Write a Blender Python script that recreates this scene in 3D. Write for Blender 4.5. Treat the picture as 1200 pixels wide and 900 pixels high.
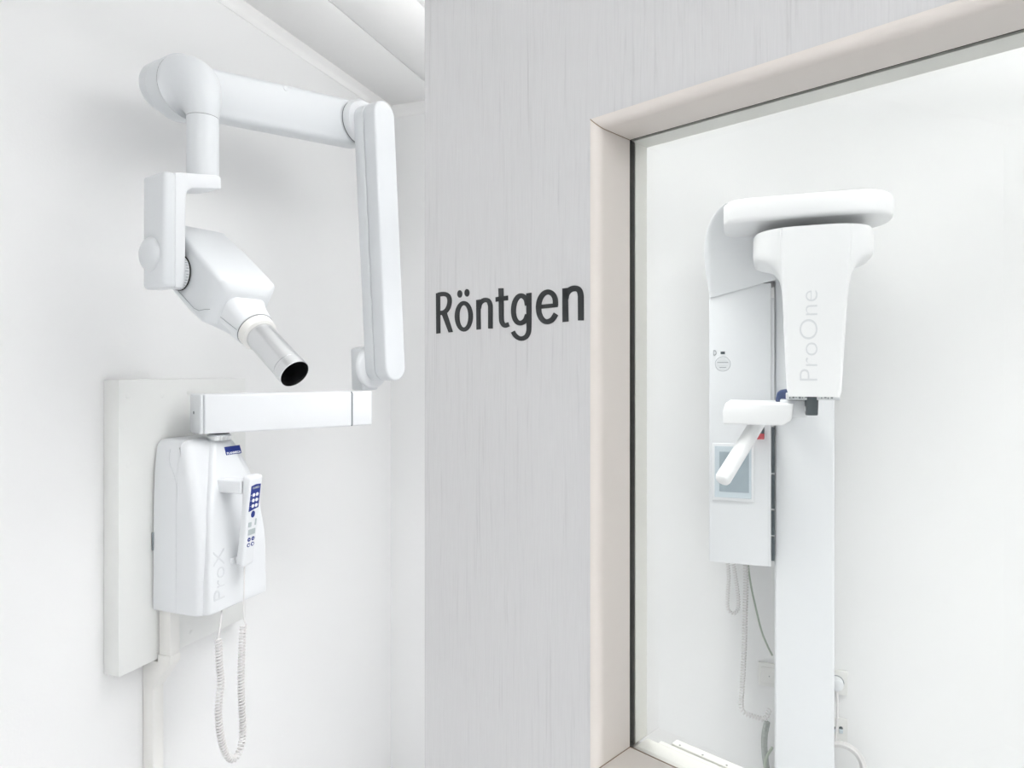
import bpy, bmesh, math, random
from mathutils import Vector, Matrix

random.seed(4)
for o in list(bpy.data.objects):
    bpy.data.objects.remove(o, do_unlink=True)
scene = bpy.context.scene
COL = scene.collection
PI = math.pi

# ------------------------------------------------------------------ camera
FPX, YH, EYE = 800.0, 436.0, 1.5          # focal length and horizon row in a 1200x900 frame
YAW = math.atan2(300, 800)
FW = Vector((-math.sin(YAW), math.cos(YAW), 0))
RT = Vector((math.cos(YAW), math.sin(YAW), 0))
UP = Vector((0, 0, 1))
CAMP = Vector((0, 0, EYE))
cd = bpy.data.cameras.new('camera')
cam = bpy.data.objects.new('camera', cd)
COL.objects.link(cam)
cam.location = CAMP
cam.rotation_euler = (PI / 2, 0, YAW)
cd.sensor_width = 36
cd.lens = 36 * FPX / 1200
cd.shift_y = -(450 - YH) / 1200
cd.clip_start = 0.02
scene.camera = cam

# ------------------------------------------------------------------ world, exposure
w = bpy.data.worlds.new('world')
scene.world = w
w.use_nodes = True
w.node_tree.nodes['Background'].inputs[0].default_value = (0.8, 0.85, 0.9, 1)
w.node_tree.nodes['Background'].inputs[1].default_value = 0.3
scene.view_settings.view_transform = 'Standard'
scene.view_settings.look = 'None'
scene.view_settings.gamma = 1
scene.view_settings.use_curve_mapping = False
scene.view_settings.exposure = 0.06
LAMP_W = [(5.6, 5.6), (10.0, 10.5), (10.8, 7.2), (12.4, 9.2)]   # watts of each added unseen pendant lamp, upward and downward
LAMP_SPREAD = 105.0                 # cone angle keeping the downward light off the arms and upper wall


def ray(px, py):
    return RT * ((px - 600) / FPX) + FW + UP * ((YH - py) / FPX)


def at(px, py, z):
    return CAMP + ray(px, py) * z


def onx(px, py, x):
    r = ray(px, py)
    return CAMP + r * (x / r.x)


def ony(px, py, y):
    r = ray(px, py)
    return CAMP + r * (y / r.y)


# ------------------------------------------------------------------ materials
def new_mat(name):
    m = bpy.data.materials.new(name)
    m.use_nodes = True
    nt = m.node_tree
    return m, nt, nt.nodes['Principled BSDF']


def mat(name, col, rough=0.5, metal=0.0, bump=0.0, bscale=200.0, var=0.0, coat=0.0, spec=0.5):
    m, nt, b = new_mat(name)
    b.inputs['Roughness'].default_value = rough
    b.inputs['Metallic'].default_value = metal
    b.inputs['Coat Weight'].default_value = coat
    b.inputs['Specular IOR Level'].default_value = spec
    tc = nt.nodes.new('ShaderNodeTexCoord')
    n = nt.nodes.new('ShaderNodeTexNoise')
    n.inputs['Scale'].default_value = bscale
    n.inputs['Detail'].default_value = 4
    nt.links.new(tc.outputs['Object'], n.inputs['Vector'])
    r = nt.nodes.new('ShaderNodeMix')
    r.data_type = 'RGBA'
    lo = [c * (1 - var) for c in col]
    r.inputs['A'].default_value = (*lo, 1)
    r.inputs['B'].default_value = (*col, 1)
    nt.links.new(n.outputs['Fac'], r.inputs['Factor'])
    nt.links.new(r.outputs['Result'], b.inputs['Base Color'])
    if bump:
        bp = nt.nodes.new('ShaderNodeBump')
        bp.inputs['Strength'].default_value = bump
        bp.inputs['Distance'].default_value = 0.002
        nt.links.new(n.outputs['Fac'], bp.inputs['Height'])
        nt.links.new(bp.outputs['Normal'], b.inputs['Normal'])
    return m


def wood_mat(name, col, dark):
    """pale painted veneer: fine vertical pores and long irregular streaks"""
    m, nt, b = new_mat(name)
    L = nt.links.new
    tc = nt.nodes.new('ShaderNodeTexCoord')

    def streak(sx, sz, detail, dist, seed):
        mp = nt.nodes.new('ShaderNodeMapping')
        mp.inputs['Scale'].default_value = (sx, sx, sz)
        mp.inputs['Location'].default_value = (seed, seed * 2, seed)
        L(tc.outputs['Object'], mp.inputs['Vector'])
        n = nt.nodes.new('ShaderNodeTexNoise')
        n.inputs['Scale'].default_value = 1
        n.inputs['Detail'].default_value = detail
        n.inputs['Distortion'].default_value = dist
        L(mp.outputs['Vector'], n.inputs['Vector'])
        return n
    pore = streak(330, 9, 3, 0.6, 3.0)
    broad = streak(60, 2.2, 3, 1.2, 9.0)
    fine = streak(900, 30, 2, 0.2, 5.0)
    rp = nt.nodes.new('ShaderNodeValToRGB')
    rp.color_ramp.elements[0].position = 0.30
    rp.color_ramp.elements[0].color = (1, 1, 1, 1)
    rp.color_ramp.elements[1].position = 0.46
    rp.color_ramp.elements[1].color = (0, 0, 0, 1)
    L(pore.outputs['Fac'], rp.inputs['Fac'])
    rb = nt.nodes.new('ShaderNodeValToRGB')
    rb.color_ramp.elements[0].position = 0.38
    rb.color_ramp.elements[1].position = 0.62
    L(broad.outputs['Fac'], rb.inputs['Fac'])
    mul = nt.nodes.new('ShaderNodeMath')
    mul.operation = 'MULTIPLY'
    L(rp.outputs['Color'], mul.inputs[0])
    L(rb.outputs['Color'], mul.inputs[1])
    mx = nt.nodes.new('ShaderNodeMix')
    mx.data_type = 'RGBA'
    mx.inputs['A'].default_value = (*col, 1)
    mx.inputs['B'].default_value = (*dark, 1)
    L(mul.outputs[0], mx.inputs['Factor'])
    mx2 = nt.nodes.new('ShaderNodeMix')
    mx2.data_type = 'RGBA'
    mx2.blend_type = 'MULTIPLY'
    mx2.inputs['Factor'].default_value = 0.10
    L(mx.outputs['Result'], mx2.inputs['A'])
    L(fine.outputs['Fac'], mx2.inputs['B'])
    L(mx2.outputs['Result'], b.inputs['Base Color'])
    bp = nt.nodes.new('ShaderNodeBump')
    bp.inputs['Strength'].default_value = 0.25
    bp.inputs['Distance'].default_value = 0.0012
    bp.invert = True
    L(mul.outputs[0], bp.inputs['Height'])
    L(bp.outputs['Normal'], b.inputs['Normal'])
    b.inputs['Roughness'].default_value = 0.45
    return m


def glass_mat(name):
    """clear pane: transmits straight, reflects by Fresnel"""
    m = bpy.data.materials.new(name)
    m.use_nodes = True
    nt = m.node_tree
    for n in list(nt.nodes):
        nt.nodes.remove(n)
    out = nt.nodes.new('ShaderNodeOutputMaterial')
    t = nt.nodes.new('ShaderNodeBsdfTransparent')
    t.inputs['Color'].default_value = (0.985, 0.992, 0.985, 1)
    g = nt.nodes.new('ShaderNodeBsdfGlossy')
    g.inputs['Roughness'].default_value = 0.0
    f = nt.nodes.new('ShaderNodeFresnel')
    f.inputs['IOR'].default_value = 1.45
    mx = nt.nodes.new('ShaderNodeMixShader')
    nt.links.new(f.outputs[0], mx.inputs[0])
    nt.links.new(t.outputs[0], mx.inputs[1])
    nt.links.new(g.outputs[0], mx.inputs[2])
    nt.links.new(mx.outputs[0], out.inputs['Surface'])
    return m


def emit_mat(name, col, strength):
    m, nt, b = new_mat(name)
    b.inputs['Base Color'].default_value = (0.9, 0.9, 0.9, 1)
    b.inputs['Emission Color'].default_value = (*col, 1)
    b.inputs['Emission Strength'].default_value = strength
    return m


def brushed_mat(name, col, rough):
    m, nt, b = new_mat(name)
    b.inputs['Base Color'].default_value = (*col, 1)
    b.inputs['Metallic'].default_value = 1
    tc = nt.nodes.new('ShaderNodeTexCoord')
    n = nt.nodes.new('ShaderNodeTexNoise')
    n.inputs['Scale'].default_value = 300
    nt.links.new(tc.outputs['Object'], n.inputs['Vector'])
    mr = nt.nodes.new('ShaderNodeMapRange')
    mr.inputs['To Min'].default_value = rough * 0.85
    mr.inputs['To Max'].default_value = rough * 1.15
    nt.links.new(n.outputs['Fac'], mr.inputs['Value'])
    nt.links.new(mr.outputs[0], b.inputs['Roughness'])
    return m


M = {}
M['wall'] = mat('wall_paint', (0.90, 0.905, 0.905), 0.85, bump=0.10, bscale=160, var=0.01, spec=0.2)
M['ceiling'] = mat('ceiling_panel', (0.91, 0.91, 0.905), 0.6, bump=0.03, bscale=90, var=0.01, spec=0.3)
M['floor'] = mat('vinyl_floor', (0.85, 0.85, 0.86), 0.5, bump=0.05, bscale=300, var=0.04)
M['door'] = wood_mat('door_veneer', (0.705, 0.704, 0.711), (0.63, 0.628, 0.635))
M['frame'] = mat('frame_lacquer', (0.80, 0.752, 0.708), 0.4, bump=0.02, bscale=60, var=0.02)
M['bead'] = mat('bead_lacquer', (0.86, 0.86, 0.82), 0.5, bump=0.02, bscale=60, var=0.02)
M['mitre'] = mat('mitre_line', (0.30, 0.22, 0.16), 0.8)
M['gasket'] = mat('black_rubber', (0.012, 0.013, 0.010), 0.7, bump=0.1, bscale=400, var=0.2)
M['letter'] = mat('black_vinyl', (0.022, 0.025, 0.027), 0.55, var=0.05)
M['glass'] = glass_mat('clear_glass')
M['board'] = mat('white_board', (0.83, 0.84, 0.825), 0.5, bump=0.02, bscale=80, var=0.01)
M['plastic'] = mat('white_plastic', (0.735, 0.76, 0.78), 0.28, var=0.005, bump=0.01, bscale=500)
M['plastic2'] = mat('white_shell', (0.80, 0.82, 0.84), 0.32, var=0.005)
M['shell_lit'] = mat('lit_white_shell', (0.89, 0.90, 0.91), 0.32, var=0.005)  # lighter copy of the white shell, stands in for light from front above
M['cream'] = mat('cream_plastic', (0.84, 0.835, 0.81), 0.4, var=0.01)
M['seam'] = mat('seam_shadow_gap', (0.22, 0.23, 0.24), 0.8)
M['alu'] = brushed_mat('brushed_aluminium', (0.74, 0.75, 0.76), 0.24)
M['chrome'] = brushed_mat('chrome', (0.72, 0.74, 0.75), 0.10)
M['black'] = mat('black_interior', (0.003, 0.003, 0.004), 0.6, var=0.1)
M['blue'] = mat('royal_blue_print', (0.008, 0.028, 0.24), 0.35, var=0.05)
M['blue2'] = mat('blue_plastic', (0.02, 0.05, 0.17), 0.4, var=0.1)
M['white_print'] = mat('white_print', (0.88, 0.9, 0.94), 0.5, var=0.01)
M['lcd'] = mat('lcd_grey', (0.50, 0.56, 0.57), 0.3, var=0.08)
M['screen'] = mat('screen_grey_blue', (0.36, 0.44, 0.49), 0.3, var=0.2, bscale=60)
M['bezel'] = mat('screen_bezel', (0.58, 0.66, 0.71), 0.35, var=0.02)
M['emboss'] = mat('pale_grey_print', (0.72, 0.74, 0.76), 0.5, var=0.02)
M['print'] = mat('grey_print', (0.24, 0.27, 0.29), 0.5, var=0.05)
M['dark'] = mat('dark_slate_plastic', (0.035, 0.06, 0.075), 0.45, var=0.5, bscale=90)
M['red'] = mat('red_plastic', (0.55, 0.04, 0.06), 0.35, var=0.05)
M['cord'] = mat('white_cord', (0.80, 0.785, 0.78), 0.5, var=0.02)
M['green_cable'] = mat('grey_green_cable', (0.42, 0.48, 0.40), 0.5, var=0.05)
M['grey_cable'] = mat('mottled_grey_sleeve', (0.52, 0.56, 0.53), 0.6, var=0.6, bscale=140)
M['socket'] = mat('socket_white', (0.82, 0.82, 0.80), 0.35, var=0.01)
M['lamp_frame'] = mat('lamp_frame', (0.8, 0.8, 0.8), 0.4, var=0.01)
M['lamp'] = emit_mat('lamp_diffuser', (1.0, 0.99, 0.98), 1.5)



# ------------------------------------------------------------------ mesh helpers
def frame(o, x, y, z):
    m = Matrix.Identity(4)
    for i in range(3):
        m[i][0], m[i][1], m[i][2], m[i][3] = x[i], y[i], z[i], o[i]
    return m


ID = Matrix.Identity(4)


def merge(dst, src):
    me = bpy.data.meshes.new('tmp')
    src.to_mesh(me)
    dst.from_mesh(me)
    bpy.data.meshes.remove(me)
    src.free()


def bevel_all(bm, r, seg=3, ang=30):
    bm.normal_update()
    es = [e for e in bm.edges if len(e.link_faces) == 2 and e.calc_face_angle(0) > math.radians(ang)]
    if es and r > 0:
        bmesh.ops.bevel(bm, geom=es, offset=r, segments=seg, profile=0.5, affect='EDGES', clamp_overlap=True)


def box(x0, x1, y0, y1, z0, z1, r=0.0, seg=3, mx=ID, bm=None):
    b = bmesh.new()
    vs = [b.verts.new((x, y, z)) for x in (x0, x1) for y in (y0, y1) for z in (z0, z1)]
    for f in ((0, 1, 3, 2), (4, 6, 7, 5), (0, 4, 5, 1), (2, 3, 7, 6), (0, 2, 6, 4), (1, 5, 7, 3)):
        b.faces.new([vs[i] for i in f])
    bmesh.ops.recalc_face_normals(b, faces=b.faces)
    bevel_all(b, r, seg)
    b.transform(mx)
    if bm:
        merge(bm, b)
        return bm
    return b


def prism(pts, d0, d1, r=0.0, seg=3, mx=ID, bm=None, ang=30):
    """outline in local XY, extruded along local Z"""
    b = bmesh.new()
    lo = [b.verts.new((p[0], p[1], d0)) for p in pts]
    hi = [b.verts.new((p[0], p[1], d1)) for p in pts]
    n = len(pts)
    b.faces.new(lo[::-1])
    b.faces.new(hi)
    for i in range(n):
        b.faces.new((lo[i], lo[(i + 1) % n], hi[(i + 1) % n], hi[i]))
    bmesh.ops.recalc_face_normals(b, faces=b.faces)
    bevel_all(b, r, seg, ang)
    b.transform(mx)
    if bm:
        merge(bm, b)
        return bm
    return b


def loft(rings, mx=ID, bm=None, cap=True, closed=True):
    b = bmesh.new()
    vr = [[b.verts.new(p) for p in r] for r in rings]
    n = len(rings[0])
    for a, c in zip(vr, vr[1:]):
        for i in range(n if closed else n - 1):
            j = (i + 1) % n
            b.faces.new((a[i], a[j], c[j], c[i]))
    if cap:
        b.faces.new(vr[0][::-1])
        b.faces.new(vr[-1])
    bmesh.ops.recalc_face_normals(b, faces=b.faces)
    b.transform(mx)
    if bm:
        merge(bm, b)
        return bm
    return b


def lathe(prof, n=40, mx=ID, bm=None, cap=True):
    """profile of (radius, height), turned about local Z"""
    rings = [[(max(r, 1e-5) * math.cos(2 * PI * i / n), max(r, 1e-5) * math.sin(2 * PI * i / n), h)
              for i in range(n)] for r, h in prof]
    return loft(rings, mx, bm, cap)


def rrect(cx, cy, hx, hy, r, n=5):
    r = min(r, hx * 0.999, hy * 0.999)
    pts = []
    for k, (sx, sy) in enumerate(((1, 1), (-1, 1), (-1, -1), (1, -1))):
        for i in range(n + 1):
            a = (k + i / n) * PI / 2
            pts.append((cx + sx * (hx - r) + r * math.cos(a), cy + sy * (hy - r) + r * math.sin(a)))
    return pts


def rrect_front(x0, x1, cy, hy, r, n=8):
    """rectangle whose two corners at x1 are rounded"""
    pts = [(x0, cy + hy), (x0, cy - hy)]
    for i in range(n + 1):
        a = -PI / 2 + PI / 2 * i / n
        pts.append((x1 - r + r * math.cos(a), cy - hy + r + r * math.sin(a)))
    for i in range(n + 1):
        a = PI / 2 * i / n
        pts.append((x1 - r + r * math.cos(a), cy + hy - r + r * math.sin(a)))
    return pts


def capsule(ax, ay, bx_, by, ra, rb, n=16):
    """outline of two circles of radius ra, rb joined by tangents"""
    d = math.atan2(by - ay, bx_ - ax)
    L = math.hypot(bx_ - ax, by - ay)
    t = math.acos(max(-1, min(1, (ra - rb) / L)))
    pts = []
    for i in range(n + 1):
        a = d - t + 2 * t * i / n
        pts.append((bx_ + rb * math.cos(a), by + rb * math.sin(a)))
    for i in range(n + 1):
        a = d + t + (2 * PI - 2 * t) * i / n
        pts.append((ax + ra * math.cos(a), ay + ra * math.sin(a)))
    return pts


def smooth_path(pts, sub=8):
    """Catmull-Rom through the points"""
    P = [Vector(p) for p in pts]
    P = [P[0] * 2 - P[1]] + P + [P[-1] * 2 - P[-2]]
    out = []
    for i in range(1, len(P) - 2):
        for k in range(sub):
            t = k / sub
            a, b, c, d = P[i - 1], P[i], P[i + 1], P[i + 2]
            out.append(0.5 * ((2 * b) + (c - a) * t + (2 * a - 5 * b + 4 * c - d) * t * t + (3 * b - a - 3 * c + d) * t ** 3))
    out.append(P[-2])
    return out


def frames_along(path):
    T = []
    for i in range(len(path)):
        t = path[min(i + 1, len(path) - 1)] - path[max(i - 1, 0)]
        T.append(t.normalized())
    up = Vector((0, 0, 1)) if abs(T[0].z) < 0.9 else Vector((1, 0, 0))
    n = (up - T[0] * up.dot(T[0])).normalized()
    res = []
    for t in T:
        n = (n - t * n.dot(t)).normalized()
        res.append((n.copy(), t.cross(n)))
    return res


def tube(path, rad, n=10, bm=None):
    path = [Vector(p) for p in path]
    fr = frames_along(path)
    rr = rad if isinstance(rad, (list, tuple)) else [rad] * len(path)
    rings = [[p + (a * math.cos(2 * PI * i / n) + c * math.sin(2 * PI * i / n)) * r for i in range(n)]
             for p, (a, c), r in zip(path, fr, rr)]
    return loft(rings, bm=bm)


def coil_path(path, rad, pitch, per=10):
    """helix wound about a path"""
    path = [Vector(p) for p in path]
    fr = frames_along(path)
    ln = [0.0]
    for a, b in zip(path, path[1:]):
        ln.append(ln[-1] + (b - a).length)
    N = int(ln[-1] / pitch * per)
    out, j = [], 0
    for k in range(N + 1):
        s = ln[-1] * k / N
        while j < len(path) - 2 and ln[j + 1] < s:
            j += 1
        t = (s - ln[j]) / max(ln[j + 1] - ln[j], 1e-9)
        c = path[j].lerp(path[j + 1], t)
        a = fr[j][0].lerp(fr[j + 1][0], t)
        b = fr[j][1].lerp(fr[j + 1][1], t)
        th = 2 * PI * k / per
        out.append(c + (a * math.cos(th) + b * math.sin(th)) * rad)
    return out


def obj(name, bm, m, parent=None, smooth=35):
    me = bpy.data.meshes.new(name)
    bm.normal_update()
    bm.to_mesh(me)
    bm.free()
    xs = [v.co for v in me.vertices]
    lo = Vector([min(c[i] for c in xs) for i in range(3)])
    hi = Vector([max(c[i] for c in xs) for i in range(3)])
    c = (lo + hi) / 2
    me.transform(Matrix.Translation(-c))
    if smooth:
        me.shade_smooth()
        me.set_sharp_from_angle(angle=math.radians(smooth))
    me.materials.append(M[m])
    o = bpy.data.objects.new(name, me)
    COL.objects.link(o)
    o.location = c
    if parent:
        o.parent = parent
        b = parent
        base = Vector((0, 0, 0))
        while b:
            base += b.location
            b = b.parent
        o.location = c - base
    return o


def tag(o, label=None, cat=None, group=None, kind=None):
    if label:
        o['label'] = label
    if cat:
        o['category'] = cat
    if group:
        o['group'] = group
    if kind:
        o['kind'] = kind
    return o


def thing(name, loc, label, cat, group=None, kind=None):
    o = bpy.data.objects.new(name, None)
    COL.objects.link(o)
    o.location = loc
    o.empty_display_size = 0.05
    return tag(o, label, cat, group, kind)


def text_islands(body, offset=0.0, res=6):
    """letters of a word in the built-in font as separate lists of (verts, faces)"""
    cu = bpy.data.curves.new('txt', 'FONT')
    cu.body = body
    cu.offset = offset
    cu.resolution_u = res
    ob = bpy.data.objects.new('txt', cu)
    COL.objects.link(ob)
    dg = bpy.context.evaluated_depsgraph_get()
    me = bpy.data.meshes.new_from_object(ob.evaluated_get(dg))
    vs = [v.co.copy() for v in me.vertices]
    fs = [list(p.vertices) for p in me.polygons]
    bpy.data.objects.remove(ob, do_unlink=True)
    par = list(range(len(vs)))

    def find(a):
        while par[a] != a:
            par[a] = par[par[a]]
            a = par[a]
        return a
    for f in fs:
        for i in f[1:]:
            par[find(i)] = find(f[0])
    isl = {}
    for f in fs:
        isl.setdefault(find(f[0]), []).append(f)
    groups = []
    for k, ff in isl.items():
        ids = {i for f in ff for i in f}
        groups.append([min(vs[i].x for i in ids), max(vs[i].x for i in ids), ff])
    groups.sort(key=lambda g: g[0])
    out = []
    for g in groups:
        if out and g[0] < out[-1][1] - 1e-4 and (g[1] < out[-1][1] + 1e-3 or g[0] < (out[-1][0] + out[-1][1]) / 2):
            out[-1][1] = max(out[-1][1], g[1])
            out[-1][2] = out[-1][2] + g[2]
        else:
            out.append(g)
    return [(vs, g[2]) for g in out]


def letter_bm(vs, ff, mx, x0, x1, y0, y1, thick=0.0006):
    """one letter scaled into the box x0..x1, y0..y1 of the local frame, thick along local Z"""
    ids = sorted({i for f in ff for i in f})
    ax = [vs[i].x for i in ids]
    ay = [vs[i].y for i in ids]
    sx = (x1 - x0) / (max(ax) - min(ax))
    sy = (y1 - y0) / (max(ay) - min(ay))
    b = bmesh.new()
    mp = {i: b.verts.new((x0 + (vs[i].x - min(ax)) * sx, y0 + (vs[i].y - min(ay)) * sy, 0)) for i in ids}
    for f in ff:
        try:
            b.faces.new([mp[i] for i in f])
        except ValueError:
            pass
    bmesh.ops.recalc_face_normals(b, faces=b.faces)
    ex = bmesh.ops.extrude_face_region(b, geom=b.faces[:])
    bmesh.ops.translate(b, verts=[v for v in ex['geom'] if isinstance(v, bmesh.types.BMVert)], vec=(0, 0, thick))
    bmesh.ops.recalc_face_normals(b, faces=b.faces)
    b.transform(mx)
    return b


def word_bm(body, mx, x0, x1, y0, y1, offset=0.0, thick=0.0006):
    """a whole word in one mesh, fitted into the box"""
    isl = text_islands(body, offset)
    vs = isl[0][0]
    ff = [f for _, g in isl for f in g]
    return letter_bm(vs, ff, mx, x0, x1, y0, y1, thick)


# ------------------------------------------------------------------ the room
XL, YB, ZC = -1.324, 2.237, 2.495
XR, YF = 2.1, -1.8
T = 0.1


def struct(name, bm, m, label, cat, **k):
    return tag(obj(name, bm, m, None, **k), label, cat, kind='structure')


struct('floor', box(XL - T, XR + T, YF - T, YB + T, -0.1, 0), 'floor', 'grey vinyl floor of the x-ray room', 'floor')
struct('wall_left', box(XL - T, XL, YF - T, YB + T, 0, ZC), 'wall', 'white textured wall carrying the small x-ray unit', 'wall')
struct('wall_back', box(XL, XR, YB, YB + T, 0, ZC), 'wall', 'white textured wall behind the panoramic x-ray column', 'wall')
struct('wall_right', box(XR, XR + T, YF - T, YB + T, 0, ZC), 'wall', 'white side wall to the right of the window', 'wall')
struct('wall_rear', box(XL, XR, YF - T, YF, 0, ZC), 'wall', 'white wall behind the camera', 'wall')

ceil = thing('ceiling', (0, 0.2, ZC), 'white ceiling of long panels with thin joints', 'ceiling', kind='structure')
obj('ceiling_backing', box(XL - T, XR + T, YF - T, YB + T, ZC + 0.012, ZC + 0.1), 'ceiling', ceil)
joint0 = -1.102
x = joint0 - 0.222
LAMPS = []
k = 0
while x < XR:
    x1 = min(x + 0.222, XR)
    spans = [(YF, YB)]
    for (lx0, lx1, ly0, ly1, _) in LAMPS:
        if lx0 < x1 and lx1 > x:
            ns = []
            for a, b in spans:
                if ly0 > a and ly1 < b:
                    ns += [(a, ly0), (ly1, b)]
                else:
                    ns.append((a, b))
            spans = ns
    for a, b in spans:
        obj('ceiling_panel', box(x + 0.0012, x1 - 0.0012, a, b, ZC, ZC + 0.0118, 0.0012, 2), 'ceiling', ceil)
    x = x1
COVE = [(-0.001, -0.043), (0.0015, -0.043), (0.007, -0.036), (0.009, -0.026), (0.009, 0.0003), (-0.001, 0.0003)]
struct('trim_1', prism(COVE, YF, YB - 0.0005, mx=frame((XL + 0.001, 0, ZC), (1, 0, 0), (0, 0, 1), (0, 1, 0))), 'ceiling',
       'narrow white cornice strip along the left wall', 'trim')
struct('trim_2', prism(COVE, XL + 0.011, XR, mx=frame((0, YB - 0.001, ZC), (0, -1, 0), (0, 0, 1), (1, 0, 0))), 'ceiling',
       'narrow white cornice strip along the back wall', 'trim')
PEND = [(-0.42, 1.36, True, 'added unseen long white pendant lamp over the x-ray room, nearest the small unit'),
        (0.85, 1.20, True, 'added unseen long white pendant lamp over the x-ray room, nearest the right wall'),
        (-0.05, -0.95, False, 'added unseen long white pendant lamp behind the camera, nearest the left wall'),
        (1.05, -0.95, False, 'added unseen long white pendant lamp behind the camera, nearest the right wall')]
PZ = 2.215  # lamps added out of view to brighten the ceiling and soften wall shadows
for (cx_, cy_, room, ln), (w_up, w_down) in zip(PEND, LAMP_W):
    t = thing('added_pendant', (cx_, cy_, PZ), ln, 'lamp', 'added unseen pendant lamps')
    obj('lamp_body', box(cx_ - 0.12, cx_ + 0.12, cy_ - 0.6, cy_ + 0.6, PZ, PZ + 0.035, 0.004, 2), 'lamp_frame', t)
    obj('lower_diffuser', box(cx_ - 0.105, cx_ + 0.105, cy_ - 0.58, cy_ + 0.58, PZ - 0.002, PZ + 0.002), 'lamp', t)
    obj('upper_diffuser', box(cx_ - 0.105, cx_ + 0.105, cy_ - 0.58, cy_ + 0.58, PZ + 0.033, PZ + 0.037), 'lamp', t)
    for dy in (-0.45, 0.45):
        obj('suspension_wire', tube([(cx_, cy_ + dy, PZ + 0.03), (cx_, cy_ + dy, ZC - 0.001)], 0.0012, 6), 'chrome', t)
    for up_, en in ((True, w_up), (False, w_down)):
        ld = bpy.data.lights.new('fill_light', 'AREA')
        ld.shape = 'RECTANGLE'
        ld.size, ld.size_y = 0.20, 1.14
        ld.energy = en
        if not up_:
            ld.spread = math.radians(LAMP_SPREAD)
        lo = bpy.data.objects.new('fill_light', ld)
        COL.objects.link(lo)
        lo.parent = t
        lo.location = (0, 0, 0.039 if up_ else -0.004)
        lo.rotation_euler = (PI if up_ else 0, 0, 0)

# ------------------------------------------------------------------ door leaf with window
E0 = Vector((-0.403, 0.763, 0))
S = Vector((0.9167, -0.3997, 0)).normalized()
ND = Vector((-S.y * -1 * -1, -S.x, 0))
ND = Vector((S.y, -S.x, 0))           # towards the camera side
MD = frame(E0, S, UP, ND)             # local x along the leaf, y up, z towards the camera
LW, LH, LT = 0.95, 2.12, 0.085
GS, GZ0, GZ1, GS1 = 0.2706, 1.1123, 1.7399, 0.95 - 0.2706


def ond(px, py, n):
    r = ray(px, py)
    o = E0 + ND * n
    p = CAMP + r * ((o - CAMP).dot(ND) / r.dot(ND))
    return (p - E0).dot(S), p.z


door = thing('door_1', E0 + S * LW, 'grey-white wood grain door with a framed window and black lettering', 'door', kind='structure')
FO = 0.0095                            # frame outer offset from the reveal
b = bmesh.new()
for q in ((0, GS - FO, 0.008, LH), (GS1 + FO, LW, 0.008, LH), (GS - FO, GS1 + FO, 0.008, GZ0 - FO), (GS - FO, GS1 + FO, GZ1 + FO, LH)):
    box(q[0], q[1], q[2], q[3], -LT, 0, bm=b)
bmesh.ops.remove_doubles(b, verts=b.verts[:], dist=1e-5)
b.transform(MD)
obj('door_leaf', b, 'door', door, smooth=None)

# window lining: four mitred pieces with a rounded nose
R = FO
prof = [(-FO + R * (1 - math.cos(a)), R * 0.9 * (math.sin(a) - 1) + 0.0008) for a in [PI / 2 - PI / 2 * i / 8 for i in range(9)]]
# profile (offset into opening, depth): starts on the leaf face, rolls round into the reveal
prof = []
for i in range(9):
    a = PI / 2 * i / 8
    prof.append((-FO + FO * math.sin(a), 0.0012 - 0.0105 * (1 - math.cos(a))))
prof.append((0.0, -0.053))
prof_back = [(-FO + 0.0001, -0.053), (-FO + 0.0001, 0.0)]


def lining(prof, sidecorners, name, m, parent, gap=0.0003):
    """sweep a profile round one side of the opening with mitred ends"""
    for (c0, c1, inn) in sidecorners:
        rings = []
        for (cx, cy), dx, dy in (c0, c1):
            rings.append([(cx + dx * p[0], cy + dy * p[0], p[1]) for p in prof])
        obj(name, loft(rings, MD), m, parent)


A0, A1 = GS, GS1
g = 0.0
corner = {'bl': ((GS, GZ0), 1, 1), 'tl': ((GS, GZ1), 1, -1), 'tr': ((GS1, GZ1), -1, -1), 'br': ((GS1, GZ0), -1, 1)}
sides = [(corner['bl'], corner['tl'], None), (corner['tl'], corner['tr'], None), (corner['tr'], corner['br'], None), (corner['br'], corner['bl'], None)]
lining(prof + prof_back, sides, 'window_lining', 'frame', door)
# thin dark mitre joints at the two left corners
for cy, sg in ((GZ0, 1), (GZ1, -1)):
    b = bmesh.new()
    pp = [Vector((GS + p[0] + 0.0002, cy + sg * (p[0] + 0.0002), p[1] + 0.0002)) for p in prof]
    tube([MD @ v for v in pp], 0.00045, 6, b)
    obj('mitre_joint', b, 'mitre', door)
# black glazing gasket behind the lining
lining([(0.0002, -0.0532), (0.0002, -0.0618), (-0.009, -0.0618), (-0.009, -0.0532)], [sides[0]], 'gasket', 'gasket', door)
lining([(0.0002, -0.0532), (0.0002, -0.0538), (-0.009, -0.0538), (-0.009, -0.0532)], [sides[1], sides[2]], 'gasket', 'gasket', door)
lining([(0.0002, -0.0532), (0.0002, -0.0545), (-0.009, -0.0545), (-0.009, -0.0532)], [sides[3]], 'gasket', 'mitre', door)
# glass pane
obj('glass_pane', box(GS - 0.004, GS1 + 0.004, GZ0 - 0.004, GZ1 + 0.004, -0.0566, -0.0536, mx=MD), 'glass', door)
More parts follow.
